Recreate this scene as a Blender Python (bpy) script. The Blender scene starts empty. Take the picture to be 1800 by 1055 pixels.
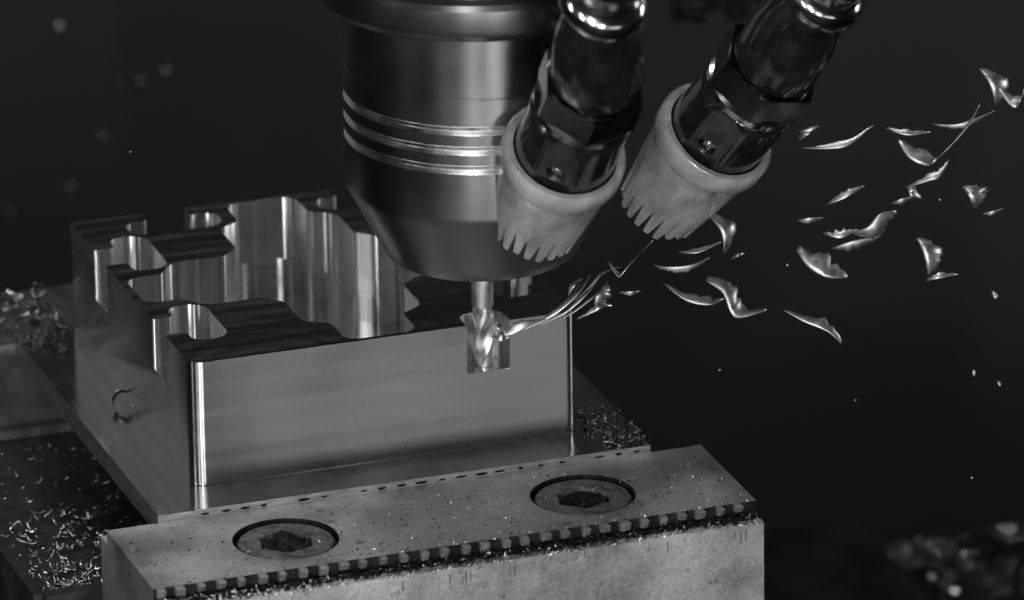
import bpy, bmesh, math, random
from mathutils import Vector, Matrix, noise
from math import radians, sin, cos, pi, sqrt, atan2, hypot

random.seed(11)
S = 0.001                       # the scene is measured in millimetres and built in metres
scn = bpy.context.scene
COL = scn.collection

# ------------------------------------------------------------------ camera
CAM = Vector((-374.12, -1275.08, 547.05))
RV = Vector((0.944977, -0.326840, -0.013936))
UV = Vector((0.130090, 0.336354, 0.932707))
FV = Vector((0.300159, 0.883200, -0.360365))
FPX = 14465.6
cam_d = bpy.data.cameras.new('camera')
cam = bpy.data.objects.new('camera', cam_d); COL.objects.link(cam)
m = Matrix((( RV.x, UV.x, -FV.x), (RV.y, UV.y, -FV.y), (RV.z, UV.z, -FV.z)))
cam.matrix_world = Matrix.Translation(CAM * S) @ m.to_4x4()
cam_d.sensor_width = 36.0
cam_d.lens = FPX / 1800 * 36.0
cam_d.clip_start = 0.05; cam_d.clip_end = 10
cam_d.dof.use_dof = True
cam_d.dof.focus_distance = 1.436
cam_d.dof.aperture_fstop = 22.0
scn.camera = cam

# ------------------------------------------------------------------ world, lamps, exposure
w = bpy.data.worlds.new('World'); scn.world = w; w.use_nodes = True
w.node_tree.nodes['Background'].inputs[0].default_value = (0.006, 0.006, 0.006, 1)
w.node_tree.nodes['Background'].inputs[1].default_value = 1.0
AZ0 = Vector((-FV.x, -FV.y, 0)).normalized()          # horizontal direction towards the camera
AZR = Vector((RV.x, RV.y, 0)).normalized()
TGT = Vector((38, 20, 15))
def lamp(name, az, el, dist, sx, sy, power, tgt=TGT, spread=180):
    a, e = radians(az), radians(el)
    d = (AZ0 * cos(a) + AZR * sin(a)) * cos(e) + Vector((0, 0, 1)) * sin(e)
    L = bpy.data.lights.new(name, 'AREA'); L.shape = 'RECTANGLE'; L.size = sx; L.size_y = sy; L.energy = power
    L.spread = radians(spread)
    o = bpy.data.objects.new(name, L); COL.objects.link(o)
    o.location = (tgt + d * dist) * S
    o.rotation_euler = (-d).to_track_quat('-Z', 'Y').to_euler()
    return o
lamp('work_or_fill_lamp', -6, 50, 650, 0.05, 0.12, 0.85)
lamp('strip_lamp', -3, 9, 800, 0.020, 0.24, 3.2)  # added to draw bright vertical streaks on the curved walls
lamp('strip_lamp', -24, 14, 700, 0.012, 0.20, 0.7)  # added for a further set of streaks
lamp('work_or_fill_lamp', 14, -2, 800, 0.10, 0.08, 1.2)  # unseen fill added to lift the front face of the jaw
lamp('work_or_fill_lamp', 39, -6, 800, 0.30, 0.05, 0.165)  # unseen low fill added to brighten the block's front face
lamp('strip_lamp', -56, 22, 650, 0.014, 0.20, 0.45)
lamp('work_or_fill_lamp', -140, 14, 285, 0.20, 0.14, 0.011)
lamp('strip_lamp', 104, 8, 400, 0.025, 0.10, 0.03, spread=60)
lamp('work_or_fill_lamp', 172, 80, 480, 0.16, 0.06, 0.15, spread=80)  # overhead fill added to lift the jaw's top face
wl = lamp('wall_fill_lamp', 0, 0, 0, 0.12, 0.05, 0.30, tgt=Vector((210, 90, 170)), spread=150)  # unseen fill added to even out the wall's dark lower right
wl.rotation_euler = (Vector((280, 330, -190)) - Vector((210, 90, 170))).to_track_quat('-Z', 'Y').to_euler()
scn.view_settings.view_transform = 'Standard'
scn.view_settings.look = 'None'
scn.view_settings.exposure = 0.0
scn.view_settings.gamma = 1.0
scn.cycles.max_bounces = 10
scn.cycles.glossy_bounces = 8
scn.cycles.caustics_reflective = True
scn.cycles.sample_clamp_indirect = 4.0

# ------------------------------------------------------------------ materials (all neutral greys: the picture is monochrome)
class NT:
    def __init__(s, name):
        s.m = bpy.data.materials.new(name); s.m.use_nodes = True
        s.t = s.m.node_tree; s.b = s.t.nodes['Principled BSDF']
    def n(s, typ, **kw):
        x = s.t.nodes.new(typ)
        for k, v in kw.items():
            if k.startswith('i_'): x.inputs[k[2:].replace('_', ' ')].default_value = v
            else: setattr(x, k, v)
        return x
    def l(s, a, b): s.t.links.new(a, b)
    def set(s, **kw):
        for k, v in kw.items():
            k = k.replace('_', ' ')
            if k == 'Base Color': v = (v, v, v, 1)
            s.b.inputs[k].default_value = v
    def coords(s, scale):
        tc = s.n('ShaderNodeTexCoord'); mp = s.n('ShaderNodeMapping'); mp.inputs['Scale'].default_value = scale
        s.l(tc.outputs['Object'], mp.inputs[0]); return mp.outputs[0]
    def noise(s, scale, sc=1.0, detail=4.0, rough=0.55):
        x = s.n('ShaderNodeTexNoise'); x.inputs['Scale'].default_value = sc
        x.inputs['Detail'].default_value = detail; x.inputs['Roughness'].default_value = rough
        s.l(s.coords(scale), x.inputs['Vector']); return x.outputs['Fac']
    def ramp(s, fac, *pts):
        r = s.n('ShaderNodeValToRGB'); e = r.color_ramp.elements
        while len(e) < len(pts): e.new(0.5)
        for el, (p, v) in zip(e, pts): el.position = p; el.color = (v, v, v, 1)
        s.l(fac, r.inputs[0]); return r.outputs[0]
    def mul(s, a, b, op='MULTIPLY'):
        x = s.n('ShaderNodeMath', operation=op); s.l(a, x.inputs[0])
        if hasattr(b, 'is_output'): s.l(b, x.inputs[1])
        else: x.inputs[1].default_value = b
        return x.outputs[0]
    def bump(s, h, strength, dist):
        x = s.n('ShaderNodeBump'); x.inputs['Strength'].default_value = strength; x.inputs['Distance'].default_value = dist
        s.l(h, x.inputs['Height']); s.l(x.outputs[0], s.b.inputs['Normal'])
    def tangent_vertical(s):
        v = s.n('ShaderNodeCombineXYZ'); v.inputs[0].default_value = 0.003; v.inputs[2].default_value = 1.0
        s.l(v.outputs[0], s.b.inputs['Tangent'])

def mat_alu(name='machined_aluminium', bands=0.0, aniso=0.9, r0=0.18, r1=0.34):
    M = NT(name); M.set(Metallic=1.0, Base_Color=0.72, Roughness=0.26, Anisotropic=aniso); M.tangent_vertical()
    n2 = M.noise((3, 3, 260), 1.0, 2, 0.5); n3 = M.noise((25, 25, 25), 1.0, 2); n4 = M.noise((260, 260, 0.5), 1.0, 2)
    M.l(M.ramp(M.mul(M.mul(n3, 0.7), M.mul(n2, 0.3), 'ADD'), (0.36, r0), (0.64, r1)), M.b.inputs['Roughness'])
    M.l(M.ramp(n2, (0.25, 0.62), (0.75, 0.78)), M.b.inputs['Base Color'])
    if bands: M.bump(n4, bands, 0.0004)
    return M.m
def mat_alu_top():
    M = NT('milled_top_face'); M.set(Metallic=1.0, Base_Color=0.45, Roughness=0.22)  # base darkened to stand in for the dark surroundings the top mirrors
    tc = M.n('ShaderNodeTexCoord'); mp = M.n('ShaderNodeMapping')
    mp.inputs['Location'].default_value = (-0.012, 0.004, 0); M.l(tc.outputs['Object'], mp.inputs[0])
    wv = M.n('ShaderNodeTexWave', wave_type='RINGS', rings_direction='Z'); wv.inputs['Scale'].default_value = 70
    wv.inputs['Distortion'].default_value = 2.5; wv.inputs['Detail'].default_value = 3; wv.inputs['Detail Scale'].default_value = 2
    M.l(mp.outputs[0], wv.inputs['Vector'])
    st = M.noise((14, 330, 10), 1.0, 5, 0.65); nz = M.noise((130, 130, 130), 1.0, 3)
    mixv = M.mul(M.mul(wv.outputs['Fac'], 0.12), M.mul(st, 1.0), 'ADD')
    M.l(M.ramp(mixv, (0.35, 0.14), (0.85, 0.36)), M.b.inputs['Roughness'])
    M.l(M.ramp(st, (0.3, 0.24), (0.72, 0.55)), M.b.inputs['Base Color'])
    M.bump(M.mul(mixv, M.mul(nz, 0.15), 'ADD'), 0.16, 0.0004)
    return M.m
def mat_plate():
    M = NT('polished_stock'); M.set(Metallic=1.0, Base_Color=0.70, Roughness=0.14)
    n1 = M.noise((420, 7, 420), 1.0, 4); n2 = M.noise((90, 90, 90), 1.0, 5)
    M.l(M.ramp(n2, (0.3, 0.10), (0.75, 0.22)), M.b.inputs['Roughness'])
    M.l(M.ramp(n1, (0.3, 0.52), (0.7, 0.76)), M.b.inputs['Base Color'])
    M.bump(M.mul(n1, M.mul(n2, 0.4), 'ADD'), 0.10, 0.0004)
    return M.m
def mat_saw():
    M = NT('sawn_stock_edge'); M.set(Metallic=1.0, Base_Color=0.5, Roughness=0.4)
    n1 = M.noise((250, 250, 900), 1.0, 5)
    M.l(M.ramp(n1, (0.3, 0.34), (0.7, 0.56)), M.b.inputs['Base Color']); M.bump(n1, 0.4, 0.0004)
    return M.m
def mat_jaw():
    M = NT('hardened_jaw_steel'); M.set(Metallic=0.92, Base_Color=0.36, Roughness=0.46)
    n1 = M.noise((45, 45, 45), 1.0, 6, 0.6); n2 = M.noise((380, 380, 380), 1.0, 5, 0.65); n3 = M.noise((1400, 1400, 1400), 1.0, 3, 0.7)
    base = M.ramp(n1, (0.30, 0.34), (0.5, 0.54), (0.70, 0.68))
    pits = M.ramp(n2, (0.27, 0.35), (0.38, 0.97), (0.62, 1.0), (0.75, 1.15)); grain = M.ramp(n3, (0.3, 0.80), (0.7, 1.18))
    def mixm(a, b):
        mx = M.n('ShaderNodeMix', data_type='RGBA', blend_type='MULTIPLY'); mx.inputs['Factor'].default_value = 1.0
        M.l(a, mx.inputs['A']); M.l(b, mx.inputs['B']); return mx.outputs['Result']
    M.l(mixm(mixm(base, pits), grain), M.b.inputs['Base Color'])
    M.l(M.ramp(n1, (0.3, 0.36), (0.7, 0.56)), M.b.inputs['Roughness'])
    M.bump(M.mul(M.mul(n2, 0.6), M.mul(n3, 0.4), 'ADD'), 0.14, 0.0005)
    return M.m
def simple(name, base, metallic, rough, bump=0.0, bscale=300, var=0.25, coat=0.0, aniso=0.0, spec=0.5):
    M = NT(name); M.set(Specular_IOR_Level=spec, Base_Color=base, Metallic=metallic, Roughness=rough, Coat_Weight=coat, Coat_Roughness=0.08)
    n1 = M.noise((bscale, bscale, bscale), 1.0, 5)
    M.l(M.ramp(n1, (0.3, base * (1 - var)), (0.7, base * (1 + var))), M.b.inputs['Base Color'])
    M.l(M.ramp(n1, (0.3, max(rough * 0.75, 0.03)), (0.7, min(rough * 1.25, 1))), M.b.inputs['Roughness'])
    if bump: M.bump(n1, bump, 0.0005)
    if aniso: M.set(Anisotropic=aniso); M.tangent_vertical()
    return M.m
def mat_nylon():
    M = NT('stained_white_nylon'); M.set(Base_Color=0.4, Roughness=0.28, Subsurface_Weight=0.4, Subsurface_Scale=0.003, Coat_Weight=0.35, Coat_Roughness=0.1)
    M.b.inputs['Subsurface Radius'].default_value = (1, 1, 1)
    n1 = M.noise((120, 120, 80), 1.0, 6, 0.6); n2 = M.noise((600, 600, 300), 1.0, 4, 0.6)
    M.l(M.ramp(n1, (0.28, 0.10), (0.5, 0.25), (0.72, 0.40)), M.b.inputs['Base Color'])
    M.l(M.ramp(n2, (0.3, 0.16), (0.7, 0.5)), M.b.inputs['Roughness']); M.bump(n2, 0.22, 0.0005)
    return M.m
MAT = dict(
    alu=mat_alu(), pocket=mat_alu('pocket_wall_aluminium', 0.8, 1.0, 0.25, 0.31), top=mat_alu_top(), plate=mat_plate(), saw=mat_saw(), jaw=mat_jaw(), nylon=mat_nylon(),
    grime_and_shade=simple('oily_grime_and_shade', 0.008, 0.0, 0.45, 0.6, 500, 0.5, spec=0.12),  # real dirt, and the dark colour of shaded recesses
    nut=simple('wet_nut_steel', 0.17, 1.0, 0.2, 0.06, 200, 0.3),
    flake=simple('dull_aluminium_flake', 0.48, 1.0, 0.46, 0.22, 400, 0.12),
    holder=simple('dark_toolholder_steel', 0.17, 1.0, 0.36, 0.0, 30, 0.06, aniso=0.55),
    groove=simple('groove_highlight_steel', 0.75, 1.0, 0.26, 0.0, 200, 0.1),  # lighter than the holder, to put stronger highlights into the grooves
    carbide=simple('carbide_cutter', 0.62, 1.0, 0.40, 0.05, 400, 0.1),
    black=simple('wet_black_steel', 0.05, 0.8, 0.16, 0.18, 260, 0.5, coat=0.6),
    chrome=simple('chromed_steel', 0.55, 1.0, 0.16, 0.06, 250, 0.2),
    bolt=simple('oxidised_screw_steel', 0.16, 0.6, 0.42, 0.4, 600, 0.5),
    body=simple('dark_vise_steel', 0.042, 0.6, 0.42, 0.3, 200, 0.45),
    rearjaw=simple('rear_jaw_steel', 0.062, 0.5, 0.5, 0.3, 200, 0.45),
    chip=simple('bright_aluminium_chip', 0.80, 1.0, 0.38, 0.05, 400, 0.12),
    pile=simple('wet_aluminium_swarf', 0.4, 1.0, 0.22, 0.2, 500, 0.3),
    darkpile=simple('dark_swarf', 0.10, 1.0, 0.22, 0.2, 500, 0.6),  # much darker tone of the same swarf
    heap=simple('lighter_glint_swarf', 0.85, 1.0, 0.12, 0.2, 300, 0.7),  # lighter swarf colour that gives the heap its glints
    wall=simple('enclosure_paint', 0.023, 0.0, 0.7, 0.05, 6, 0.10, spec=0.08),
    table=simple('table_iron', 0.004, 0.0, 0.5, 0.2, 60, 0.4, spec=0.1),
    water=simple('coolant_droplet', 0.28, 0.8, 0.1),
)

# ------------------------------------------------------------------ mesh helpers (all take millimetres)
def link(name, bm, mat, parent=None, smooth=35, mats=None):
    me = bpy.data.meshes.new(name)
    bm.normal_update(); bm.to_mesh(me); bm.free()
    for mm in (mats or [mat]): me.materials.append(mm)
    if smooth: smooth_mesh(me, smooth)
    o = bpy.data.objects.new(name, me); COL.objects.link(o)
    if parent is not None: o.parent = parent
    return o
def smooth_mesh(me, ang):
    for p in me.polygons: p.use_smooth = True
    me.set_sharp_from_angle(angle=radians(ang))
def tag(o, label=None, cat=None, group=None, kind=None):
    if label: o['label'] = label
    if cat: o['category'] = cat
    if group: o['group'] = group
    if kind: o['kind'] = kind
    return o
def empty(name, loc=(0, 0, 0), rot=None):
    o = bpy.data.objects.new(name, None); COL.objects.link(o); o.empty_display_size = 0.005
    if rot is None: o.location = Vector(loc) * S
    else: o.matrix_world = Matrix.Translation(Vector(loc) * S) @ rot.to_4x4()
    return o
def prism(bm, pts, z0, z1, mi=0):
    a = [bm.verts.new((x * S, y * S, z0 * S)) for x, y in pts]
    b = [bm.verts.new((x * S, y * S, z1 * S)) for x, y in pts]
    n = len(pts)
    fs = [bm.faces.new(a[::-1]), bm.faces.new(b)]
    for i in range(n):
        fs.append(bm.faces.new((a[i], a[(i + 1) % n], b[(i + 1) % n], b[i])))
    for f in fs: f.material_index = mi
    return fs
def box(bm, x0, x1, y0, y1, z0, z1, mi=0):
    return prism(bm, [(x0, y0), (x1, y0), (x1, y1), (x0, y1)], z0, z1, mi)
def bevel(bm, w, seg=2, ang=30):
    es = [e for e in bm.edges if len(e.link_faces) == 2 and e.calc_face_angle(0) > radians(ang)]
    bmesh.ops.bevel(bm, geom=es, offset=w * S, segments=seg, profile=0.5, affect='EDGES')
def fillet(poly, seg=10):
    """poly: list of (x, y, r); returns rounded outline"""
    out = []; n = len(poly)
    for i in range(n):
        p0 = Vector(poly[i - 1][:2]); p = Vector(poly[i][:2]); p1 = Vector(poly[(i + 1) % n][:2]); r = poly[i][2]
        if r <= 0: out.append((p.x, p.y)); continue
        d0 = (p0 - p); d1 = (p1 - p)
        l0, l1 = d0.length, d1.length; d0.normalize(); d1.normalize()
        ang = math.acos(max(-1, min(1, d0.dot(d1))))
        t = min(r / math.tan(ang / 2), l0 * 0.49, l1 * 0.49); rr = t * math.tan(ang / 2)
        c = p + (d0 + d1).normalized() * (rr / sin(ang / 2))
        a = p + d0 * t - c; b = p + d1 * t - c
        a0 = atan2(a.y, a.x); a1 = atan2(b.y, b.x); da = (a1 - a0 + pi) % (2 * pi) - pi
        for k in range(seg + 1):
            q = a0 + da * k / seg; out.append((c.x + rr * cos(q), c.y + rr * sin(q)))
    return out
def lathe(bm, prof, seg=96, mi=None, center=None, cap0=True, cap1=True):
    """prof: list of (r, z); mi: material index per segment; center: function z -> (x, y)"""
    rings = []
    for r, z in prof:
        cx, cy = center(z) if center else (0, 0)
        rings.append([bm.verts.new(((cx + r * cos(2 * pi * k / seg)) * S, (cy + r * sin(2 * pi * k / seg)) * S, z * S)) for k in range(seg)])
    for i in range(len(rings) - 1):
        for k in range(seg):
            f = bm.faces.new((rings[i][k], rings[i][(k + 1) % seg], rings[i + 1][(k + 1) % seg], rings[i + 1][k]))
            if mi: f.material_index = mi[i]
    if cap0: bm.faces.new(rings[0][::-1])
    if cap1: bm.faces.new(rings[-1])
    bmesh.ops.recalc_face_normals(bm, faces=bm.faces[:])
def tmp_obj(bm, mats):
    me = bpy.data.meshes.new('cutter'); bmesh.ops.recalc_face_normals(bm, faces=bm.faces[:])
    bm.to_mesh(me); bm.free()
    for mm in mats: me.materials.append(mm)
    o = bpy.data.objects.new('cutter', me); COL.objects.link(o); return o
def cut(base_bm, cutters, mats):
    """boolean difference of several cutter bmeshes; returns a bmesh"""
    b = tmp_obj(base_bm, mats); cs = [tmp_obj(c, mats) for c in cutters]
    for c in cs:
        md = b.modifiers.new('b', 'BOOLEAN'); md.operation = 'DIFFERENCE'; md.object = c; md.solver = 'EXACT'; md.use_self = True
        md.material_mode = 'INDEX'
    dg = bpy.context.evaluated_depsgraph_get()
    me = bpy.data.meshes.new_from_object(b.evaluated_get(dg))
    bm = bmesh.new(); bm.from_mesh(me)
    for o in [b] + cs:
        d = o.data; bpy.data.objects.remove(o); bpy.data.meshes.remove(d)
    bpy.data.meshes.remove(me)
    return bm
def at(px, py, depth):
    """world point (mm) seen at a photograph position, at a depth in mm along the view axis"""
    d = RV * ((px - 900) / FPX) + UV * ((527.5 - py) / FPX) + FV
    return CAM + d * depth

# ------------------------------------------------------------------ setting: enclosure wall, table
BX, BY, BZ = 71.0, 74.5, 23.1          # block; front-left base corner is the origin
PL, PR, PF, PB = 9.5, 10.1, 10.2, 6.0  # plate overhang left, right, front, back
bm = bmesh.new(); box(bm, -700, 1000, 330, 336, -600, 500)
wall = link('enclosure_wall', bm, MAT['wall'], smooth=0); tag(wall, kind='structure')
bm = bmesh.new(); box(bm, -300, 420, -260, 150, -150, -132)
tag(link('machine_table', bm, MAT['table'], smooth=0), kind='structure')

# ------------------------------------------------------------------ workpiece: pocketed block standing on its stock plate
work = empty('workpiece', (0, 0, 0))
tag(work, 'milled aluminium block with cross shaped pocket and side slots on its stock plate', 'workpiece')
CX, CY = 35.6, 37.25
def pocket(grow=0.0, rs=1.0):
    g = grow
    q = [(36.0 + g, 6.4 + g, 3.0), (27.3, 6.4 + g, 2.2), (24.6, 10.9 + g, 3.6), (14.3, 10.9 + g, 1.6),
         (10.9 + g, 14.3, 1.6), (10.9 + g, 24.6, 3.6), (6.4 + g, 27.3, 2.2), (6.4 + g, 36.0 + g, 3.0)]
    pts = []
    for k in range(4):
        c, s = [(1, 0), (0, 1), (-1, 0), (0, -1)][k]
        lim = lambda u, v: (u, v)
        for u, v, r in q:
            x, y = c * u - s * v, s * u + c * v
            x = max(-34.2 - g, min(34.2 + g, x)) if abs(x) > 30 else x
            pts.append((CX + x, CY + y, r * rs))
    return fillet(pts, 9)
def tslot(side, pos, head=True):
    """outline of a neck plus T head cut from one side of the block"""
    n, L, h0, h1 = 4.0, 8.7, 4.0, 10.8
    if head:
        p = [(-2, -n - 1.5, 0), (-.02, -n - 1.5, 0), (-.02, -n, 1.3), (h0, -n, 1.0), (h0, -L, 3.3), (h1, -L, 3.3), (h1, L, 3.3), (h0, L, 3.3), (h0, n, 1.0), (-.02, n, 1.3), (-.02, n + 1.5, 0), (-2, n + 1.5, 0)]
    else:
        p = [(-2, -n, 0), (5.8, -n, 2.6), (5.8, n, 2.6), (-2, n, 0)]
    out = []
    for u, v, r in p:
        x, y = {'L': (u, pos + v), 'R': (BX - u, pos - v), 'F': (pos - v, u), 'B': (pos + v, BY - u)}[side]
        out.append((x, y, r))
    return fillet(out, 8)
bm = bmesh.new(); prism(bm, fillet([(0, 0, 2.6), (BX, 0, 1.9), (BX, BY, 1.9), (0, BY, 0.8)], 12), -0.5, BZ)
bmesh.ops.recalc_face_normals(bm, faces=bm.faces[:])
c1 = bmesh.new(); prism(c1, pocket(0.0, 1.4), 6.0, 12.0)
c2 = bmesh.new(); prism(c2, pocket(0.22), 11.4, 30.0)
cs = [c1, c2]
for side, pos, head in (('L', 19.0, 1), ('L', 55.4, 1), ('B', 17.6, 1), ('B', 53.8, 1), ('R', 19.0, 1), ('R', 55.4, 1), ('F', 54.75, 0)):
    c = bmesh.new(); prism(c, tslot(side, pos, head), 14.0, 30.0); cs.append(c)
bm = cut(bm, cs, [MAT['alu'], MAT['top']])
bmesh.ops.dissolve_degenerate(bm, dist=1e-7, edges=bm.edges[:])
bm.normal_update()
for f in bm.faces:
    c_ = f.calc_center_median() / S
    inner = 0.5 < c_.x < BX - 0.5 and 0.5 < c_.y < BY - 0.5
    f.material_index = (3 if inner else 0) if f.normal.z < 0.9 else (1 if f.calc_center_median().z > (BZ - 0.1) * S else 2)
# tiny edge break round the rim of the top so that it catches light
block = link('block', bm, None, work, 32, [MAT['alu'], MAT['top'], MAT['plate'], MAT['pocket']])
md = block.modifiers.new('edge_break', 'BEVEL'); md.width = 0.00012; md.segments = 1; md.limit_method = 'ANGLE'; md.angle_limit = radians(50); md.harden_normals = False
bm = bmesh.new()
o_in = fillet([(0, 0, 2.6), (BX, 0, 1.9), (BX, BY, 1.9), (0, BY, 0.8)], 12); o_out = fillet([(-.3, -.3, 2.9), (BX + .3, -.3, 2.2), (BX + .3, BY + .3, 2.2), (-.3, BY + .3, 1.1)], 12)
rows = []
for k in range(5):
    q = k / 4 * pi / 2
    rows.append([bm.verts.new(((a[0] + (b[0] - a[0]) * (1 - sin(q)) - (b[0] - a[0]) * .1) * S, (a[1] + (b[1] - a[1]) * (1 - sin(q)) - (b[1] - a[1]) * .1) * S, (.002 + .3 * (1 - cos(q))) * S)) for a, b in zip(o_in, o_out)])
n = len(o_in)
for k in range(4):
    for i in range(n): bm.faces.new((rows[k][i], rows[k][(i + 1) % n], rows[k + 1][(i + 1) % n], rows[k + 1][i]))
link('base_fillet', bm, MAT['plate'], work, 60)
# stock plate
bm = bmesh.new()
prism(bm, [(-PL, -PF), (BX + PR, -PF), (BX + PR, BY + PB), (-PL, BY + PB)], -3.9, 0.0)
bmesh.ops.recalc_face_normals(bm, faces=bm.faces[:])
bites = bmesh.new()
x = -1.0
while x < BX + PR - 2:
    mtx = Matrix.Translation(Vector((x, -PF - 0.02, -0.86)) * S) @ Matrix.Diagonal((0.95 * S * random.uniform(.55, 1.3), 0.4 * S, 0.25 * S * random.uniform(.6, 1.15), 1))
    bmesh.ops.create_icosphere(bites, subdivisions=2, radius=1.0, matrix=mtx)
    x += 3.62 + random.uniform(-.3, .3) + (3.6 if random.random() < .07 else 0)
for f in bites.faces: f.material_index = 2  # hollows coloured dark in place of the shade inside them
bm = cut(bm, [bites], [MAT['plate'], MAT['saw'], MAT['grime_and_shade']])
bm.normal_update()
for f in bm.faces:
    if f.material_index != 2: f.material_index = 0 if f.normal.z > 0.9 else 1
plate = link('base_plate', bm, None, work, 30, [MAT['plate'], MAT['saw'], MAT['grime_and_shade']])
md = plate.modifiers.new('edge_break', 'BEVEL'); md.width = 0.00015; md.segments = 2; md.limit_method = 'ANGLE'; md.angle_limit = radians(60)

# ------------------------------------------------------------------ front vise jaw
JL, JR, JZ = -18.8, 90.6, -1.3
JB, JF = -PF - 0.02, -39.6
jaw = empty('vise_jaw', (36, -25, -45))
tag(jaw, 'large pitted steel vise jaw in front with toothed front edge and two screw holes', 'vise jaw')
jinv = Vector((36, -25, -45))
def jlink(name, bm, mat, **k):
    bmesh.ops.translate(bm, verts=bm.verts[:], vec=-jinv * S)
    return link(name, bm, mat, jaw, **k)
bm = bmesh.new()
prof = [(JB, JZ), (JB, -3.95), (JB + 4.0, -3.95), (JB + 4.0, -45), (JF - 2.0, -45), (JF - 2.0, -4.0), (JF - 0.4, -3.75), (JF + 1.6, -3.4), (JF + 1.75, JZ)]
NX = 120
ring = []
for i in range(NX + 1):
    xx = JL + (JR - JL) * i / NX
    r = []
    for j, (y, z) in enumerate(prof):
        dy = dz = 0.0
        if j in (5, 6):   # uneven front lip
            dz = 0.16 * noise.noise(Vector((xx * 0.45, j, 3))) + 0.10 * noise.noise(Vector((xx * 1.7, j, 9))); dy = 0.10 * noise.noise(Vector((xx * 0.8, j, 5)))
        if j == 0 and (xx < -PL or xx > BX + PR):
            dy = 0.35 * noise.noise(Vector((xx * 0.35, 1, 7))) + 0.1; dz = -0.08
        r.append(bm.verts.new((xx * S, (y + dy) * S, (z + dz) * S)))
    ring.append(r)
n = len(prof)
for i in range(NX):
    for j in range(n):
        fc = bm.faces.new((ring[i][j], ring[i][(j + 1) % n], ring[i + 1][(j + 1) % n], ring[i + 1][j]))
        if j in (6, 7): fc.material_index = 1  # notch floor and back wall coloured dark for shade between the teeth
bm.faces.new(ring[0]); bm.faces.new(ring[-1][::-1])
bmesh.ops.recalc_face_normals(bm, faces=bm.faces[:])
holes = []
HOLES = [(9.0, -25.0), (63.4, -24.6)]
for hx, hy in HOLES:
    c = bmesh.new(); lathe(c, [(9.15, -16), (9.15, JZ - 0.14), (9.3, JZ), (9.5, 3)], 72, center=lambda z: (hx, hy))
    for f in c.faces: f.material_index = 1  # hole walls take the near-black material
    holes.append(c)
bm = cut(bm, holes, [MAT['jaw'], MAT['grime_and_shade']])
jbody = jlink('jaw_body', bm, None, smooth=28, mats=[MAT['jaw'], MAT['grime_and_shade']])
md = jbody.modifiers.new('edge_break', 'BEVEL'); md.width = 0.00022; md.segments = 2; md.limit_method = 'ANGLE'; md.angle_limit = radians(40)
tooth_me = []
for v in range(4):
    bm = bmesh.new()
    box(bm, -0.78, 0.78, -0.75, 1.05, -1.5, 0)
    for vv in bm.verts:
        if vv.co.z < -0.0005: vv.co.y += 0.0007 if vv.co.y < 0 else 0; vv.co.x *= 0.92
        vv.co += Vector((random.uniform(-.1, .1), random.uniform(-.12, .06), random.uniform(-.05, .0))) * S
    bevel(bm, 0.16, 2)
    me = bpy.data.meshes.new('tooth'); bm.to_mesh(me); bm.free(); me.materials.append(MAT['jaw']); smooth_mesh(me, 40); tooth_me.append(me)
x = JL + 1.2; k = 0
while x < JR - 0.5:
    o = bpy.data.objects.new('tooth', tooth_me[random.randrange(4)]); COL.objects.link(o); o.parent = jaw
    o.location = (Vector((x, JF + 0.75 + random.uniform(0, .12), JZ - 0.006 - random.uniform(0, .03))) - jinv) * S
    o.scale = (random.uniform(.7, 1.1), random.uniform(.9, 1.06), random.uniform(.75, 1.1)); o.rotation_euler = (0, 0, random.uniform(-.08, .08))
    x += 3.63 + random.uniform(-.3, .3); k += 1
# grime and crumbs packed into the step below the teeth
def crumbs(name, n, fx, fy, fz, size, mat, parent=None, inv=Vector((0, 0, 0)), stretch=1.0):
    bm = bmesh.new()
    for i in range(n):
        u = random.random()
        p = Vector((fx(u), fy(u), fz(u))) - inv; s = size * random.uniform(.4, 1.5)
        mtx = Matrix.Translation(p * S) @ Matrix.Rotation(random.uniform(0, 6), 4, Vector((random.random(), random.random(), random.random() + .1)).normalized()) @ Matrix.Diagonal((s * S * random.uniform(.7, stretch + .3), s * S * random.uniform(.5, 1), s * S * random.uniform(.4, 1), 1))
        bmesh.ops.create_icosphere(bm, subdivisions=1, radius=1.0, matrix=mtx)
    for v in bm.verts: v.co += Vector((random.uniform(-1, 1), random.uniform(-1, 1), random.uniform(-1, 1))) * size * 0.18 * S
    return link(name, bm, mat, parent, 50)
R_ = random.uniform
tag(crumbs('grime_and_shade', 900, lambda u: R_(JL + .5, JR - .5), lambda u: JF + R_(-1.2, 1.3), lambda u: -3.55 + R_(-.15, .45), 0.3, MAT['grime_and_shade'], jaw, jinv, 2), kind='stuff')
tag(crumbs('chip_crumb', 260, lambda u: R_(JL + .5, JL + 45 * random.random() ** 1.2 + 2) if random.random() < .6 else R_(JL, JR), lambda u: JF + R_(-1.6, .6), lambda u: -3.45 + R_(-.15, .5), 0.22, MAT['saw'], jaw, jinv, 2.5), kind='stuff')
tag(crumbs('fine_swarf', 190, lambda u: R_(JL + 1, JR - 1), lambda u: JF + 1.9 + 24 * random.random() ** 2.2, lambda u: JZ + .03, 0.10, MAT['chip'], jaw, jinv, 3), kind='stuff')
tag(crumbs('oil_grit', 300, lambda u: R_(JL + 1, JR - 1), lambda u: JF + 1.9 + 24 * random.random() ** 1.8, lambda u: JZ + .02, 0.13, MAT['grime_and_shade'], jaw, jinv, 3), kind='stuff')
tag(crumbs('lip_burr', 300, lambda u: R_(JL + .5, JR - .2), lambda u: JF - 2.0 + R_(-.12, .35), lambda u: -3.95 + R_(-.1, .12), 0.17, MAT['jaw'], jaw, jinv, 3.5), kind='stuff')
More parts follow.
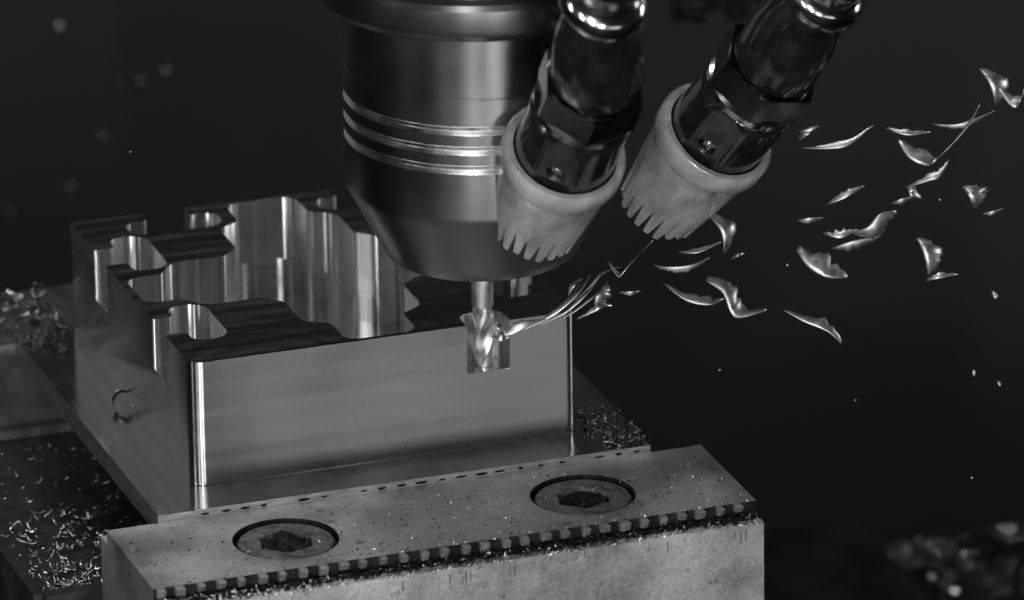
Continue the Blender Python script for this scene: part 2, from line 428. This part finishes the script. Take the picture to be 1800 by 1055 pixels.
# dark streaks of oil run from the lip down the front face
bm = bmesh.new()
for i in range(26):
    xx = R_(JL + 4, JR - 3) ; L = R_(.6, 3.2); z0 = -4.3 - R_(0, 1.5); wd = R_(.06, .16)
    vs = [bm.verts.new((Vector((xx + dx + R_(-.1, .1), JF - 2.03, z)) - jinv) * S) for dx, z in ((-wd, z0), (wd, z0), (wd * .5, z0 - L), (-wd * .5, z0 - L))]
    bm.faces.new(vs)
tag(link('oil_streak', bm, MAT['bolt'], jaw, 0), kind='stuff')
# the two clamping screws sunk in the jaw
for i, (hx, hy) in enumerate(HOLES):
    sc = empty('cap_screw', (hx, hy, -14))
    tag(sc, ['grimy socket screw sunk in the left hole of the front jaw, half full of swarf', 'worn socket screw sunk in the right hole of the front jaw'][i], 'screw', 'screws sunk in the front jaw')
    bm = bmesh.new(); lathe(bm, [(8.65, 0), (8.65, 11.6), (8.2, 12.2), (0.001, 12.2)], 64, cap1=False)
    hexc = bmesh.new(); prism(hexc, [(5.1 * cos(k * pi / 3 + .3), 5.1 * sin(k * pi / 3 + .3)) for k in range(6)], 7.5, 14)
    bm = cut(bm, [hexc], [MAT['bolt']])
    hd = link('screw_head', bm, MAT['bolt'], sc, 30)
    bm = bmesh.new()
    bmesh.ops.create_grid(bm, x_segments=26, y_segments=26, size=(5.6 if i == 0 else 4.9) * S)
    for v in bm.verts:
        v.co.z = ((12.0 if i == 0 else 11.5) - .9 * max(0, v.co.length / S - 4.2) + (1.1 if i == 0 else .8) * noise.noise(v.co * 420 + Vector((i * 7, 0, 0))) + .5 * noise.noise(v.co * 1300)) * S
    tag(link('socket_dirt', bm, MAT['grime_and_shade'], sc, 60), kind='stuff')
# ------------------------------------------------------------------ rear jaw and vise body
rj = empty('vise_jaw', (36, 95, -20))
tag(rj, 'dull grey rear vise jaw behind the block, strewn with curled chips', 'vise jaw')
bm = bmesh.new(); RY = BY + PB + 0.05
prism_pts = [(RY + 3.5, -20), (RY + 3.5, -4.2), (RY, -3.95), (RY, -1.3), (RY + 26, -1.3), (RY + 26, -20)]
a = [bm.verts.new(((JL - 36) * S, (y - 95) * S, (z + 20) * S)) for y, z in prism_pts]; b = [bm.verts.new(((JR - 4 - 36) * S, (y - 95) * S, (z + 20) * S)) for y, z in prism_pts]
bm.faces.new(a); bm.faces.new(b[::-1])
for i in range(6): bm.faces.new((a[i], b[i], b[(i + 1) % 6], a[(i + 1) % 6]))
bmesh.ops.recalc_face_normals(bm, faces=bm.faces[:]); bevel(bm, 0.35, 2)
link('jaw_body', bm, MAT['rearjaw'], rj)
bm = bmesh.new(); box(bm, JL - 36, JR - 40, RY + .6 - 95, RY + 3.4 - 95, -.4, 1.6)
bevel(bm, 0.4, 2); link('wiper_strip', bm, MAT['rearjaw'], rj)

vb = empty('machine_vise', (36, 50, -70))
tag(vb, 'dark steel vise body below the workpiece, scattered with chips', 'vise')
def vlink(name, bm, mat, **k):
    bmesh.ops.translate(bm, verts=bm.verts[:], vec=-Vector((36, 50, -70)) * S); return link(name, bm, mat, vb, **k)
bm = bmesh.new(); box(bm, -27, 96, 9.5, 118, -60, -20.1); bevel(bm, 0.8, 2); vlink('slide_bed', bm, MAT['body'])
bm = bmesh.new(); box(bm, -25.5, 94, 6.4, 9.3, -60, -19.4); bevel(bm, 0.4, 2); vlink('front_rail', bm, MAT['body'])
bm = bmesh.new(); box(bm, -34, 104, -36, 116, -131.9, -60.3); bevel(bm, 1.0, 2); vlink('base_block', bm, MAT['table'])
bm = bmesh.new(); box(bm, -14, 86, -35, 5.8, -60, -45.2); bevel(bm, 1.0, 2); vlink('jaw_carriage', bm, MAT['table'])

# blurred block at the lower right
P0 = at(1492, 908, 1610); 
bm = bmesh.new(); box(bm, -40, 0, -45, 0, -131.9 - P0.z, 0); bevel(bm, 2.0, 3)
cb = link('clamp_block', bm, MAT['table']); cb.location = P0 * S
tag(cb, 'black out of focus clamp block beyond the right end of the front jaw', 'clamp block')
# lower-right heap of swarf, out of focus
def swarf(name, n, place, size, mat, curl=1.0, parent=None, inv=Vector((0, 0, 0))):
    """many small curled ribbons joined into one mesh"""
    bm = bmesh.new()
    for i in range(n):
        p = place() - inv
        rot = Matrix.Rotation(R_(0, 2 * pi), 3, 'Z') @ Matrix.Rotation(R_(-1.2, 1.2), 3, 'X') @ Matrix.Rotation(R_(-.8, .8), 3, 'Y')
        L = size * R_(.6, 2.2); wd = size * R_(.05, .17); c = R_(.6, 3.4) * curl; tw = R_(-1, 1)
        prev = None
        for k in range(8):
            t = k / 7; ang = c * (t - .5)
            mid = Vector((L / max(c, .2) * sin(ang), 0, L / max(c, .2) * (1 - cos(ang))))
            side = Vector((0, cos(tw * (t - .5)), sin(tw * (t - .5)))) * wd * (0.35 + sin(pi * (0.08 + .84 * t)))
            a = bm.verts.new((p + rot @ (mid - side)) * S); b = bm.verts.new((p + rot @ (mid + side)) * S)
            if prev: bm.faces.new((prev[0], a, b, prev[1]))
            prev = (a, b)
    o = link(name, bm, mat, parent, 80)
    md = o.modifiers.new('thickness', 'SOLIDIFY'); md.thickness = 0.0001
    return o
Mc = at(1715, 1090, 1690)
def mound():
    u, v = R_(-1, 1), R_(-1, 1)
    p = Vector((Mc.x + 44 * u, Mc.y + 28 * v, 0)); r = min(1, hypot(u, v))
    p.z = Mc.z - 6 + 21 * sqrt(max(0, 1 - r * r)) * (0.9 + .25 * noise.noise(p * 0.09)) + R_(-.5, 1.5)
    return p
hp = bmesh.new()
bmesh.ops.create_icosphere(hp, subdivisions=4, radius=1.0, matrix=Matrix.Translation(Vector((Mc.x, Mc.y, Mc.z - 7)) * S) @ Matrix.Diagonal((46 * S, 30 * S, 21 * S, 1)))
for v in hp.verts: v.co += v.normal * 0 + Vector((noise.noise(v.co * 120), noise.noise(v.co * 120 + Vector((5, 5, 5))), noise.noise(v.co * 150 + Vector((9, 1, 4))))) * 0.004
bm_t = swarf('swarf_heap', 2200, mound, 2.4, MAT['darkpile'], 1.0)
tag(bm_t, 'out of focus heap of wet dark swarf in the lower right corner', 'swarf', kind='stuff')
gl = swarf('glinting_chip', 240, mound, 2.8, MAT['heap'], 1.0, bm_t); tag(gl, kind='stuff')
core = link('heap_core', hp, MAT['table'], bm_t)

# ------------------------------------------------------------------ spindle tool holder and end mill
AX = Vector((55.0, 3.6, 0))
th = empty('tool_holder', (AX.x, AX.y, 36))
tag(th, 'dark round tool holder with three bright grooves and tapered nose above the block', 'tool holder')
Z0 = 35.9
zz = lambda z: z - 36
RB = 23.75
prof = [(2.05, Z0 + 3), (2.05, Z0 + 0.3), (16.6, Z0), (17.0, Z0 + 0.35)]
for k in range(1, 9):
    t = k / 8; prof.append((17.0 + (RB - 0.45 - 17.0) * t, Z0 + .35 + 12.2 * t))
prof += [(RB - .2, Z0 + 13.1), (RB - .05, Z0 + 13.6), (RB, Z0 + 14.2)]
mi = [0] * (len(prof) - 1)
z_gr = [59.2, 62.7, 66.3]
for z in z_gr:
    prof += [(RB, z - .95), (RB - .12, z - .8), (RB - .62, z - .25), (RB - .62, z + .2), (RB - .12, z + .55), (RB, z + .68)]
    mi += [0, 1, 1, 1, 1, 1]
prof += [(RB, 71.8), (RB - .1, 71.9), (RB - .1, 72.1), (RB, 72.2), (RB, 83.4)]
mi += [0, 0, 0, 0, 0]
bm = bmesh.new(); lathe(bm, [(r, zz(z)) for r, z in prof], 160, mi)
link('holder_body', bm, None, th, 25, [MAT['holder'], MAT['groove']])
bm = bmesh.new(); lathe(bm, [(RB - 3, zz(83.3)), (27.2, zz(83.6)), (28.6, zz(85.0)), (28.9, zz(86)), (28.9, zz(89.5)), (28.2, zz(90.4)), (26.5, zz(91)), (26.5, zz(94)), (30.5, zz(95)), (30.5, zz(104))], 160)
link('flange', bm, MAT['holder'], th, 25)
em = empty('end_mill', (AX.x, AX.y, 13.9))
tag(em, 'slim bright end mill cutting the open slot in the front wall', 'end mill')
bm = bmesh.new(); lathe(bm, [(1.88, 11.2), (1.95, 11.6), (1.95, 24.8)], 48)
link('shank', bm, MAT['carbide'], em, 30)
bm = bmesh.new()
NS, NZ = 60, 46
rings = []
for j in range(NZ + 1):
    t = j / NZ; z = 0.15 + 11.2 * t; tw = z / 11.0 * 2 * pi * 0.40
    ring = []
    for k in range(NS):
        a = 2 * pi * k / NS; u = (3 * a / (2 * pi)) % 1.0
        r = 1.92 if u < 0.22 else (1.92 - 0.6 * sin(pi * min(1, (u - .22) / .78)) ** 0.8)
        if t > .88: r = r + (1.86 - r) * (t - .88) / .12
        ring.append(bm.verts.new((r * cos(a + tw) * S, r * sin(a + tw) * S, z * S)))
    rings.append(ring)
for j in range(NZ):
    for k in range(NS): bm.faces.new((rings[j][k], rings[j][(k + 1) % NS], rings[j + 1][(k + 1) % NS], rings[j + 1][k]))
bm.faces.new(rings[0][::-1]); bm.faces.new(rings[-1])
link('flutes', bm, MAT['carbide'], em, 30)

# ------------------------------------------------------------------ coolant nozzles
def nozzle(px, py, depth, ix, iy, t, bend, label):
    s = sqrt(1 - t * t); n = hypot(ix, iy); ix, iy = ix / n, iy / n
    a = (RV * ix * s + UV * iy * s - FV * t).normalized()
    e = (-FV - a * (-FV).dot(a)).normalized()           # faces the viewer, square to the axis
    y = a.cross(e)
    rot = Matrix(((e.x, y.x, a.x), (e.y, y.y, a.y), (e.z, y.z, a.z)))
    o = empty('coolant_nozzle', at(px, py, depth), rot)
    tag(o, label, 'nozzle', 'coolant nozzles beside the tool holder')
    # serrated cup
    bm = bmesh.new(); NTEETH = 22; per = 12; seg = NTEETH * per
    outer = [(9.2, 0.0), (10.3, 0.15), (10.8, -0.5), (10.8, -3.4), (10.45, -3.9), (10.1, -4.5)]
    rows_o = []; rows_i = []
    def bottom(k):
        u = (k % per) / per; d = abs(u - .5) / .5          # 1 at a slit, 0 at mid tooth
        depth_ = 5.6 * max(0, (d - .62) / .38) ** 0.55 if d > .62 else 0
        return -23.0 + depth_ + 0.5 * d * d + 1.6 * noise.noise(Vector((k // per * 1.7, 0.3, px)))
    NR = 9
    def mk(r, z, k): 
        q = 2 * pi * k / seg; return bm.verts.new((r * cos(q) * S, r * sin(q) * S, z * S))
    for r, z in outer: rows_o.append([mk(r, z, k) for k in range(seg)])
    for j in range(1, NR + 1):
        row = []
        for k in range(seg):
            zb = bottom(k); f = j / NR; z = -4.5 + (zb + 4.5) * f; r = 10.1 + (7.5 - 10.1) * ((-4.5 - z) / 18.5) + .5 * f ** 3 * noise.noise(Vector((k // per * 2.3, 4, px)))
            row.append(mk(r, z, k))
        rows_o.append(row)
    for j in range(NR, -1, -1):
        row = []
        for k in range(seg):
            zb = bottom(k) + .1; f = j / NR; z = -4.5 + (zb + 4.5) * f; r = 9.0 + (6.5 - 9.0) * ((-4.5 - z) / 18.5)
            row.append(mk(r, z, k))
        rows_o.append(row)
    rows_o.append(rows_o[0])
    for i in range(len(rows_o) - 1):
        A, B = rows_o[i], rows_o[i + 1]
        for k in range(seg): bm.faces.new((A[k], A[(k + 1) % seg], B[(k + 1) % seg], B[k]))
    bmesh.ops.recalc_face_normals(bm, faces=bm.faces[:])
    link('serrated_cup', bm, MAT['nylon'], o, 40)
    # black body with flats
    bm = bmesh.new(); seg = 96
    def flat_r(q, r):
        best = r
        for c in (0.0, 2.1, -2.1):
            d = cos(q - c)
            if d > 0.3: best = min(best, 8.15 / d)
        return best
    pr = [(8.2, -6), (8.9, -5), (8.9, 11.2), (8.3, 12.2), (7.4, 12.9)]
    rg = [[bm.verts.new((flat_r(2 * pi * k / seg, r) * cos(2 * pi * k / seg) * S, flat_r(2 * pi * k / seg, r) * sin(2 * pi * k / seg) * S, z * S)) for k in range(seg)] for r, z in pr]
    for i in range(len(rg) - 1):
        for k in range(seg): bm.faces.new((rg[i][k], rg[i][(k + 1) % seg], rg[i + 1][(k + 1) % seg], rg[i + 1][k]))
    bm.faces.new(rg[0][::-1]); bm.faces.new(rg[-1]); bmesh.ops.recalc_face_normals(bm, faces=bm.faces[:])
    hc = bmesh.new(); lathe(hc, [(1.55, -3), (1.55, 3)], 32)
    bmesh.ops.rotate(hc, verts=hc.verts[:], matrix=Matrix.Rotation(pi / 2, 3, 'Y')); bmesh.ops.translate(hc, verts=hc.verts[:], vec=Vector((9.2, 0, 3.2)) * S)
    bm = cut(bm, [hc], [MAT['black']])
    bd = link('nozzle_body', bm, MAT['black'], o, 30)
    md = bd.modifiers.new('edge_break', 'BEVEL'); md.width = 0.0002; md.segments = 2; md.limit_method = 'ANGLE'; md.angle_limit = radians(20)
    bm = bmesh.new(); lathe(bm, [(1.4, 0), (1.4, 1.0), (0.8, 1.15), (0.7, 0.4), (0.01, 0.4)], 24, cap1=False)
    bmesh.ops.rotate(bm, verts=bm.verts[:], matrix=Matrix.Rotation(pi / 2, 3, 'Y')); bmesh.ops.translate(bm, verts=bm.verts[:], vec=Vector((6.2, 0, 3.2)) * S)
    link('set_screw', bm, MAT['chrome'], bd, 30)
    # collar and hex nut
    bm = bmesh.new(); lathe(bm, [(6.5, 12.4), (8.5, 12.6), (9.0, 13.2), (9.0, 14.4), (8.3, 14.9), (6, 15)], 96)
    link('collar', bm, MAT['chrome'], o, 30)
    bm = bmesh.new(); prism(bm, [(9.6 * cos(k * pi / 3 + .32), 9.6 * sin(k * pi / 3 + .32)) for k in range(6)], 14.8, 21.0)
    bevel(bm, 0.35, 3); link('hex_nut', bm, MAT['nut'], o, 30)
    # bell, waist and bright ring, leaning on the ball joint
    cen = lambda z: (0, 0) if z < 21 else (bend[0] * (z - 21), bend[1] * (z - 21))
    bm = bmesh.new(); lathe(bm, [(6.6, 20.5), (7.7, 21.3), (8.0, 22), (7.7, 30), (6.6, 35.2), (6.0, 36.6), (6.0, 40)], 80, center=cen)
    link('bell_socket', bm, MAT['black'], o, 40)
    bm = bmesh.new(); lathe(bm, [(5.8, 38.8), (7.0, 39.2), (7.6, 40.3), (7.6, 42.0), (7.0, 43.2), (6.2, 43.8), (6.2, 46), (7.2, 48), (7.4, 52), (6.6, 58), (6.6, 70)], 80, center=cen)
    link('bright_ring', bm, MAT['chrome'], o, 40)
    return o
nozzle(994, 264, 1404, .385, .92, .80, (0.0, -.19), 'nearer coolant nozzle with white serrated cup overlapping the tool holder')
nozzle(1262, 232, 1442, .62, .78, .71, (0.0, -.05), 'farther right coolant nozzle with white serrated cup tilted away from the tool holder')
P1 = at(1255, -25, 1520)
bm = bmesh.new(); box(bm, -8.5, 8.5, -6, 6, -5.2, 9); bevel(bm, .8, 2)
mb = link('manifold_block', bm, MAT['black']); mb.location = P1 * S; mb.rotation_euler = (0, 0, radians(-19))
tag(mb, 'dark blurred coolant manifold block behind and between the two nozzles', 'manifold')

# ------------------------------------------------------------------ chips
def spline(pts, n):
    out = []; P = [pts[0]] + list(pts) + [pts[-1]]
    seg = len(pts) - 1
    for i in range(n + 1):
        t = i / n * seg; k = min(int(t), seg - 1); u = t - k
        p0, p1, p2, p3 = (Vector(P[k + j]) for j in range(4))
        out.append(0.5 * ((2 * p1) + (p2 - p0) * u + (2 * p0 - 5 * p1 + 4 * p2 - p3) * u * u + (3 * p1 - p0 - 3 * p2 + p3) * u ** 3))
    return out
def _chip_w(curl, facing): return max((sin(facing + curl) - sin(facing)) / max(curl, .2), .15)
def chip(label, pts, width, side, depth=1445, curl=1.2, arch=2.0, taper=(0.04, .08), name='flying_chip', group='chips flying off the cutter', mat='chip', facing=0.1):
    """curved ribbon: spine through pts (photo positions at a depth), width in mm towards 'side' (right, up), curling away in depth"""
    n = 18; m_ = 7
    sp = spline([(p[0], p[1], (p[2] if len(p) > 2 else 0)) for p in pts], n)
    wide = curl >= 1.3
    width = (0.66 if wide else 0.6) * width / _chip_w(curl, facing)
    if wide: taper = (.25, .12)
    base = at(*pts[len(pts) // 2][:2], depth)
    sd = (RV * side[0] + UV * side[1]).normalized()
    bm = bmesh.new(); rows = []
    for i, p in enumerate(sp):
        t = i / n
        w_ = width * (taper[0] + (1 - taper[0]) * min(1, t / .45)) * (taper[1] + (1 - taper[1]) * min(1, (1 - t) / .45))
        w_ *= 1 + .45 * noise.noise(Vector((t * 9, pts[0][0], pts[0][1]))) + .2 * noise.noise(Vector((t * 31, pts[0][1], pts[0][0])))
        c = at(p.x, p.y, depth + p.z + arch * (4 * (t - .5) ** 2))
        row = []
        for j in range(m_):
            v = j / (m_ - 1); ang = facing + curl * v
            # arc that turns from facing the viewer to edge-on
            q = c + sd * w_ * (sin(facing + curl * v) - sin(facing)) / max(curl, .2) * 1.0 + FV * w_ * (cos(facing) - cos(facing + curl * v)) / max(curl, .2)
            row.append(bm.verts.new((q - base) * S))
        rows.append(row)
    for i in range(n):
        for j in range(m_ - 1): bm.faces.new((rows[i][j], rows[i + 1][j], rows[i + 1][j + 1], rows[i][j + 1]))
    bmesh.ops.recalc_face_normals(bm, faces=bm.faces[:])
    o = link(name, bm, MAT[mat], None, 80); o.location = base * S
    md = o.modifiers.new('thickness', 'SOLIDIFY'); md.thickness = 0.00012; md.offset = 0
    tag(o, label, 'chip', group)
    return o
CH = [
 ('crescent chip just right of the far nozzle collar, its tail curling up', [(1410,261),(1461,262),(1493,255),(1535,221)], 2.2, (0,1), 1440, .9),
 ('faint tiny triangular chip touching the right side of the far nozzle', [(1408,246),(1422,236),(1440,221)], 2.0, (-1,.6), 1440, 1.4),
 ('thin flat chip above the wide faint crescent at the upper right', [(1556,226),(1594,238),(1636,233)], 1.8, (0,1), 1450, 1.0),
 ('wide faint crescent chip hanging below the thin flat chip', [(1578,250),(1599,279),(1631,292),(1646,282)], 4.0, (.3,1), 1452, 1.3),
 ('long thin chip running up towards the cluster at the right edge', [(1639,218),(1678,219),(1710,210),(1748,194)], 1.6, (0,-1), 1448, .8),
 ('bright slanting sliver chip crossing below the long thin chip', [(1644,282),(1673,255),(1705,218),(1724,181)], 2.4, (-.6,-.5), 1440, .9),
 ('broad curved chip with bright left edge nearest the top right corner', [(1721,122),(1740,149),(1749,185)], 5.5, (1,.2), 1445, 1.5),
 ('looped bright chip cut by the right edge of the picture', [(1754,158),(1776,186),(1790,186),(1802,150)], 3.4, (.4,1), 1442, 1.3),
 ('hooked chip pointing up right below the bright slanting sliver', [(1594,330),(1631,319),(1652,311),(1668,282)], 2.4, (-.3,1), 1446, 1.0),
 ('small dim hook shaped chip under the left end of the hooked chip', [(1596,332),(1600,344),(1618,350)], 2.4, (.6,1), 1448, 1.4),
 ('small dim flat chip left of the hook shaped chip', [(1567,357),(1585,349),(1604,346)], 1.6, (0,-1), 1450, .9),
 ('leaf shaped chip alone in mid air right of the far nozzle cup', [(1453,361),(1487,348),(1519,327)], 2.2, (-.2,1), 1441, .9),
 ('short faint horizontal chip below the leaf shaped chip', [(1402,387),(1422,383),(1447,382)], 1.6, (0,-1), 1446, .9),
 ('wavy chip with trailing sheet in the middle of the spray', [(1498,407),(1525,399),(1546,377),(1574,369)], 4.2, (.6,-.8), 1444, 1.3),
 ('bright dart shaped chip at the left of the wavy chip', [(1447,411),(1477,419),(1508,404)], 2.4, (0,1), 1440, 1.0),
 ('flat chip with faded tail just under the dart shaped chip', [(1463,436),(1498,424),(1546,415)], 2.6, (.2,-1), 1446, 1.2),
 ('squarish chip with bright upper left corner near the right edge', [(1692,329),(1703,345),(1711,366)], 6.0, (1,.35), 1446, 1.5),
 ('thin short chip below the squarish chip', [(1726,375),(1745,371),(1763,366)], 1.2, (0,-1), 1446, .8),
 ('tall curved chip with bright left edge right of the spray', [(1611,419),(1624,446),(1631,486)], 5.4, (1,.1), 1443, 1.5),
 ('flat bright chip at the foot of the tall curved chip', [(1628,494),(1650,490),(1684,483)], 1.7, (0,1), 1443, .9),
 ('large boat shaped chip with bright rounded lower edge', [(1400,441),(1421,470),(1455,489),(1489,489)], 5.6, (.5,.9), 1442, 1.4),
 ('dim drooping chip left of the bent chip with the pointed base', [(1166,499),(1206,529),(1248,537),(1272,526)], 2.8, (.2,1), 1446, 1.2),
 ('bent sheet chip coming to a bright point at its base', [(1240,494),(1270,515),(1283,547),(1299,560),(1346,547)], 5.2, (.5,.9), 1442, 1.4),
 ('lowest long chip falling to the right with flared bright end', [(1376,545),(1413,566),(1455,584),(1479,606)], 3.0, (.6,.6), 1440, 1.0),
 ('thin bright chip lying level under the far nozzle cup', [(1150,465),(1174,469),(1216,465),(1248,452)], 1.8, (0,-1), 1442, .9),
 ('arched thread chip below the teeth of the far nozzle', [(1192,444),(1227,445),(1268,426)], 1.4, (0,1), 1446, .8),
 ('dim tall sheet chip hanging right under the far nozzle cup', [(1246,380),(1268,409),(1273,446)], 4.4, (.9,.5), 1450, 1.4),
 ('tiny faint chip right of the arched thread chip', [(1285,457),(1297,451),(1309,446)], 1.0, (0,1), 1446, .8),
 ('bright twisted chip below the near nozzle with a thread rising to the far one', [(1068,460),(1086,487),(1098,476),(1120,452),(1147,424)], 2.4, (.5,.6), 1438, 1.2),
 ('short bright chip leaving the right corner of the block', [(1016,561),(1044,549),(1058,541),(1076,538)], 2.0, (0,1), 1438, .9),
 ('dim upright sheet chip between the twisted chip and the corner chip', [(1062,502),(1047,520),(1046,548)], 4.0, (1,0), 1446, 1.4),
 ('faint level chip right of the dim upright sheet chip', [(1088,513),(1108,512),(1126,511)], 1.2, (0,-1), 1446, .8),
 ('long thread chip streaming up from the cutter over the block top', [(915,583),(955,565),(990,543),(1022,512),(1038,484)], 1.3, (-.4,.9), 1436, .9),
 ('second fainter thread chip beside the long stream', [(940,575),(992,552),(1030,520),(1062,478)], .8, (-.4,.9), 1438, .9),
 ('fine thread chip on the upper side of the stream near the block top', [(948,562),(975,548),(1003,524),(1020,500)], .6, (-.4,.9), 1437, .9),
 ('fine thread chip on the lower side of the stream above the block corner', [(965,572),(1005,552),(1045,522),(1068,498)], .6, (-.3,.9), 1439, .9),
 ('loose curved thread chip between the stream and the near nozzle', [(1010,530),(1038,505),(1060,482),(1090,470)], .7, (-.3,.9), 1441, 1.0),
 ('short faint chip above the long stream of thread', [(1000,520),(1010,504),(1024,490)], 1.4, (-.7,.6), 1440, .9),
 ('broad white chip breaking away at the right of the cutter', [(868,598),(896,590),(925,576),(960,562)], 2.6, (-.2,1), 1432, .55),
 ('curled white chip still clinging to the cutter flutes', [(876,566),(874,578),(888,586)], 1.4, (.9,.2), 1431, .8),
 ('small white wedge chip at the mouth of the slot', [(864,592),(880,600),(897,596)], 2.0, (.2,1), 1430, .5),
]
for c in CH:
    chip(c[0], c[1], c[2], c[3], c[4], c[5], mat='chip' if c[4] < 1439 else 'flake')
def speck(label, px, py, r, stretch, depth=1445, name='chip_speck', mat='flake'):
    r *= .75
    bm = bmesh.new(); bmesh.ops.create_icosphere(bm, subdivisions=2, radius=1.0, matrix=Matrix.Rotation(R_(0, 3), 4, 'X') @ Matrix.Diagonal((r * S, r * .7 * S, r * stretch * S, 1)))
    for v in bm.verts: v.co *= 1 + .25 * noise.noise(v.co * 900)
    o = link(name, bm, MAT[mat], None, 60); p = at(px, py, depth); o.location = p * S
    tag(o, label, 'chip', 'specks in the air'); return o
speck('brightest chip speck in mid air at the right, below the tall curved chip', 1748, 518, .7, 1.8)
speck('tiny speck left of the large boat shaped chip', 1384, 466, .3, 1.1)
speck('tiny speck between the hooked chip and the squarish chip', 1652, 351, .3, 1.2)
speck('small slanting speck left of the fleck pair at the right edge', 1712, 656, .4, 2.2)
speck('small slanting fleck at the right edge below the middle', 1756, 674, .4, 2.4)
speck('lone fleck under the lowest long chip', 1503, 704, .3, 1.8)
speck('lone speck low above the swarf heap', 1708, 840, .3, 1.0)
speck('lone faint speck right of the block', 1265, 650, .3, 1.2)
speck('lone speck in the dark above the left of the block', 229, 267, .3, 1.3)

# curled chip lying on the ledge at the left
bm = bmesh.new(); n = 26; prev = None
for i in range(n + 1):
    t = i / n; q = -0.7 + 4.6 * t; r = 1.55 + .25 * t
    c = Vector((-1.1 + r * cos(q) * .9, 38.6 + r * sin(q) * 1.5 + 1.0 * t, 1.5 + r * sin(q + .5) * .8))
    wd = 0.8 * (0.3 + sin(pi * (0.1 + .8 * t)))
    a = bm.verts.new((c + Vector((-.4, -.5, .75)) * wd * .6) * S); b = bm.verts.new((c - Vector((-.4, -.5, .75)) * wd * .6) * S)
    if prev: bm.faces.new((prev[0], a, b, prev[1]))
    prev = (a, b)
lc = link('curled_chip', bm, MAT['darkpile'], None, 80); md = lc.modifiers.new('thickness', 'SOLIDIFY'); md.thickness = 0.0001
tag(lc, 'dark curled chip lying against the left wall of the block on the polished ledge', 'chip')
# hanging wire chip on the tool holder
chip('thin wire chip clinging to the flange of the tool holder', [(893,0),(903,28),(905,44),(913,62)], .9, (1,0), 1417, .8, name='wire_chip', group='wire chip')

# swarf lying about the vise
tag(swarf('swarf', 70, lambda: Vector((R_(-17, 3), RY + 2 + 20 * random.random(), -1.0 + R_(0, .6))), 1.5, MAT['darkpile']), 'curled chips lying on the rear jaw left of the block', 'swarf', kind='stuff')
tag(swarf('swarf', 22, lambda: Vector((R_(-12, 2), RY + R_(6, 14), R_(-.5, 5.0))), 2.7, MAT['pile'], 1.3), 'bright tangle of long chips behind the left back corner of the block', 'swarf', kind='stuff')
tag(swarf('swarf', 190, lambda: Vector((R_(-26, 4), 10 + 66 * random.random() ** 1.3, -19.9 + R_(0, .3))), .9, MAT['pile']), 'fine chips sprinkled over the vise bed at the left', 'swarf', kind='stuff')
tag(swarf('swarf', 150, lambda: Vector((R_(-25.5, -6), 10 + 34 * random.random() ** 1.7, -19.7 + R_(0, .9))), 1.6, MAT['pile'], 1.2), 'matted long chips on the vise bed left of the front jaw', 'swarf', kind='stuff')
tag(swarf('swarf', 52, lambda: Vector((BX + R_(1.5, PR), -PF + .5 + 20 * random.random() ** 1.5, .2 + R_(0, .9))), 1.8, MAT['darkpile']), 'dark wet chips heaped on the right end of the stock plate', 'swarf', kind='stuff')
tag(swarf('swarf', 16, lambda: Vector((R_(-PL + .3, -2), R_(68, BY + PB), .15 + R_(0, .8))), 1.8, MAT['darkpile']), 'dark chips on the stock plate at the back left', 'swarf', kind='stuff')

# droplets on the enclosure wall, far out of focus
for px, py, r, lb in [(105, 48, 1.0, 'brightest blurred droplet on the dark wall near the top left corner'),
        (292, 125, .8, 'second brightest blurred droplet on the dark wall, nearest the tool holder'),
        (248, 143, .6, 'faint droplet on the dark wall, right one of a side by side pair'),
        (214, 146, .5, 'faint droplet on the dark wall, left one of a side by side pair'),
        (183, 242, .7, 'blurred droplet on the dark wall midway between its top and the block'),
        (125, 328, .6, 'blurred droplet on the dark wall just above the back left corner of the block'),
        (16, 372, .6, 'faint droplet on the dark wall at the left edge of the picture')]:
    d = RV * ((px - 900) / FPX) + UV * ((527.5 - py) / FPX) + FV
    p = CAM + d * ((329.6 - CAM.y) / d.y)
    bm = bmesh.new(); bmesh.ops.create_icosphere(bm, subdivisions=2, radius=1.0, matrix=Matrix.Diagonal((r * S, r * .5 * S, r * S, 1)))
    o = link('droplet', bm, MAT['water'], None, 60); o.location = p * S
    tag(o, lb, 'droplet', 'droplets on the dark wall')
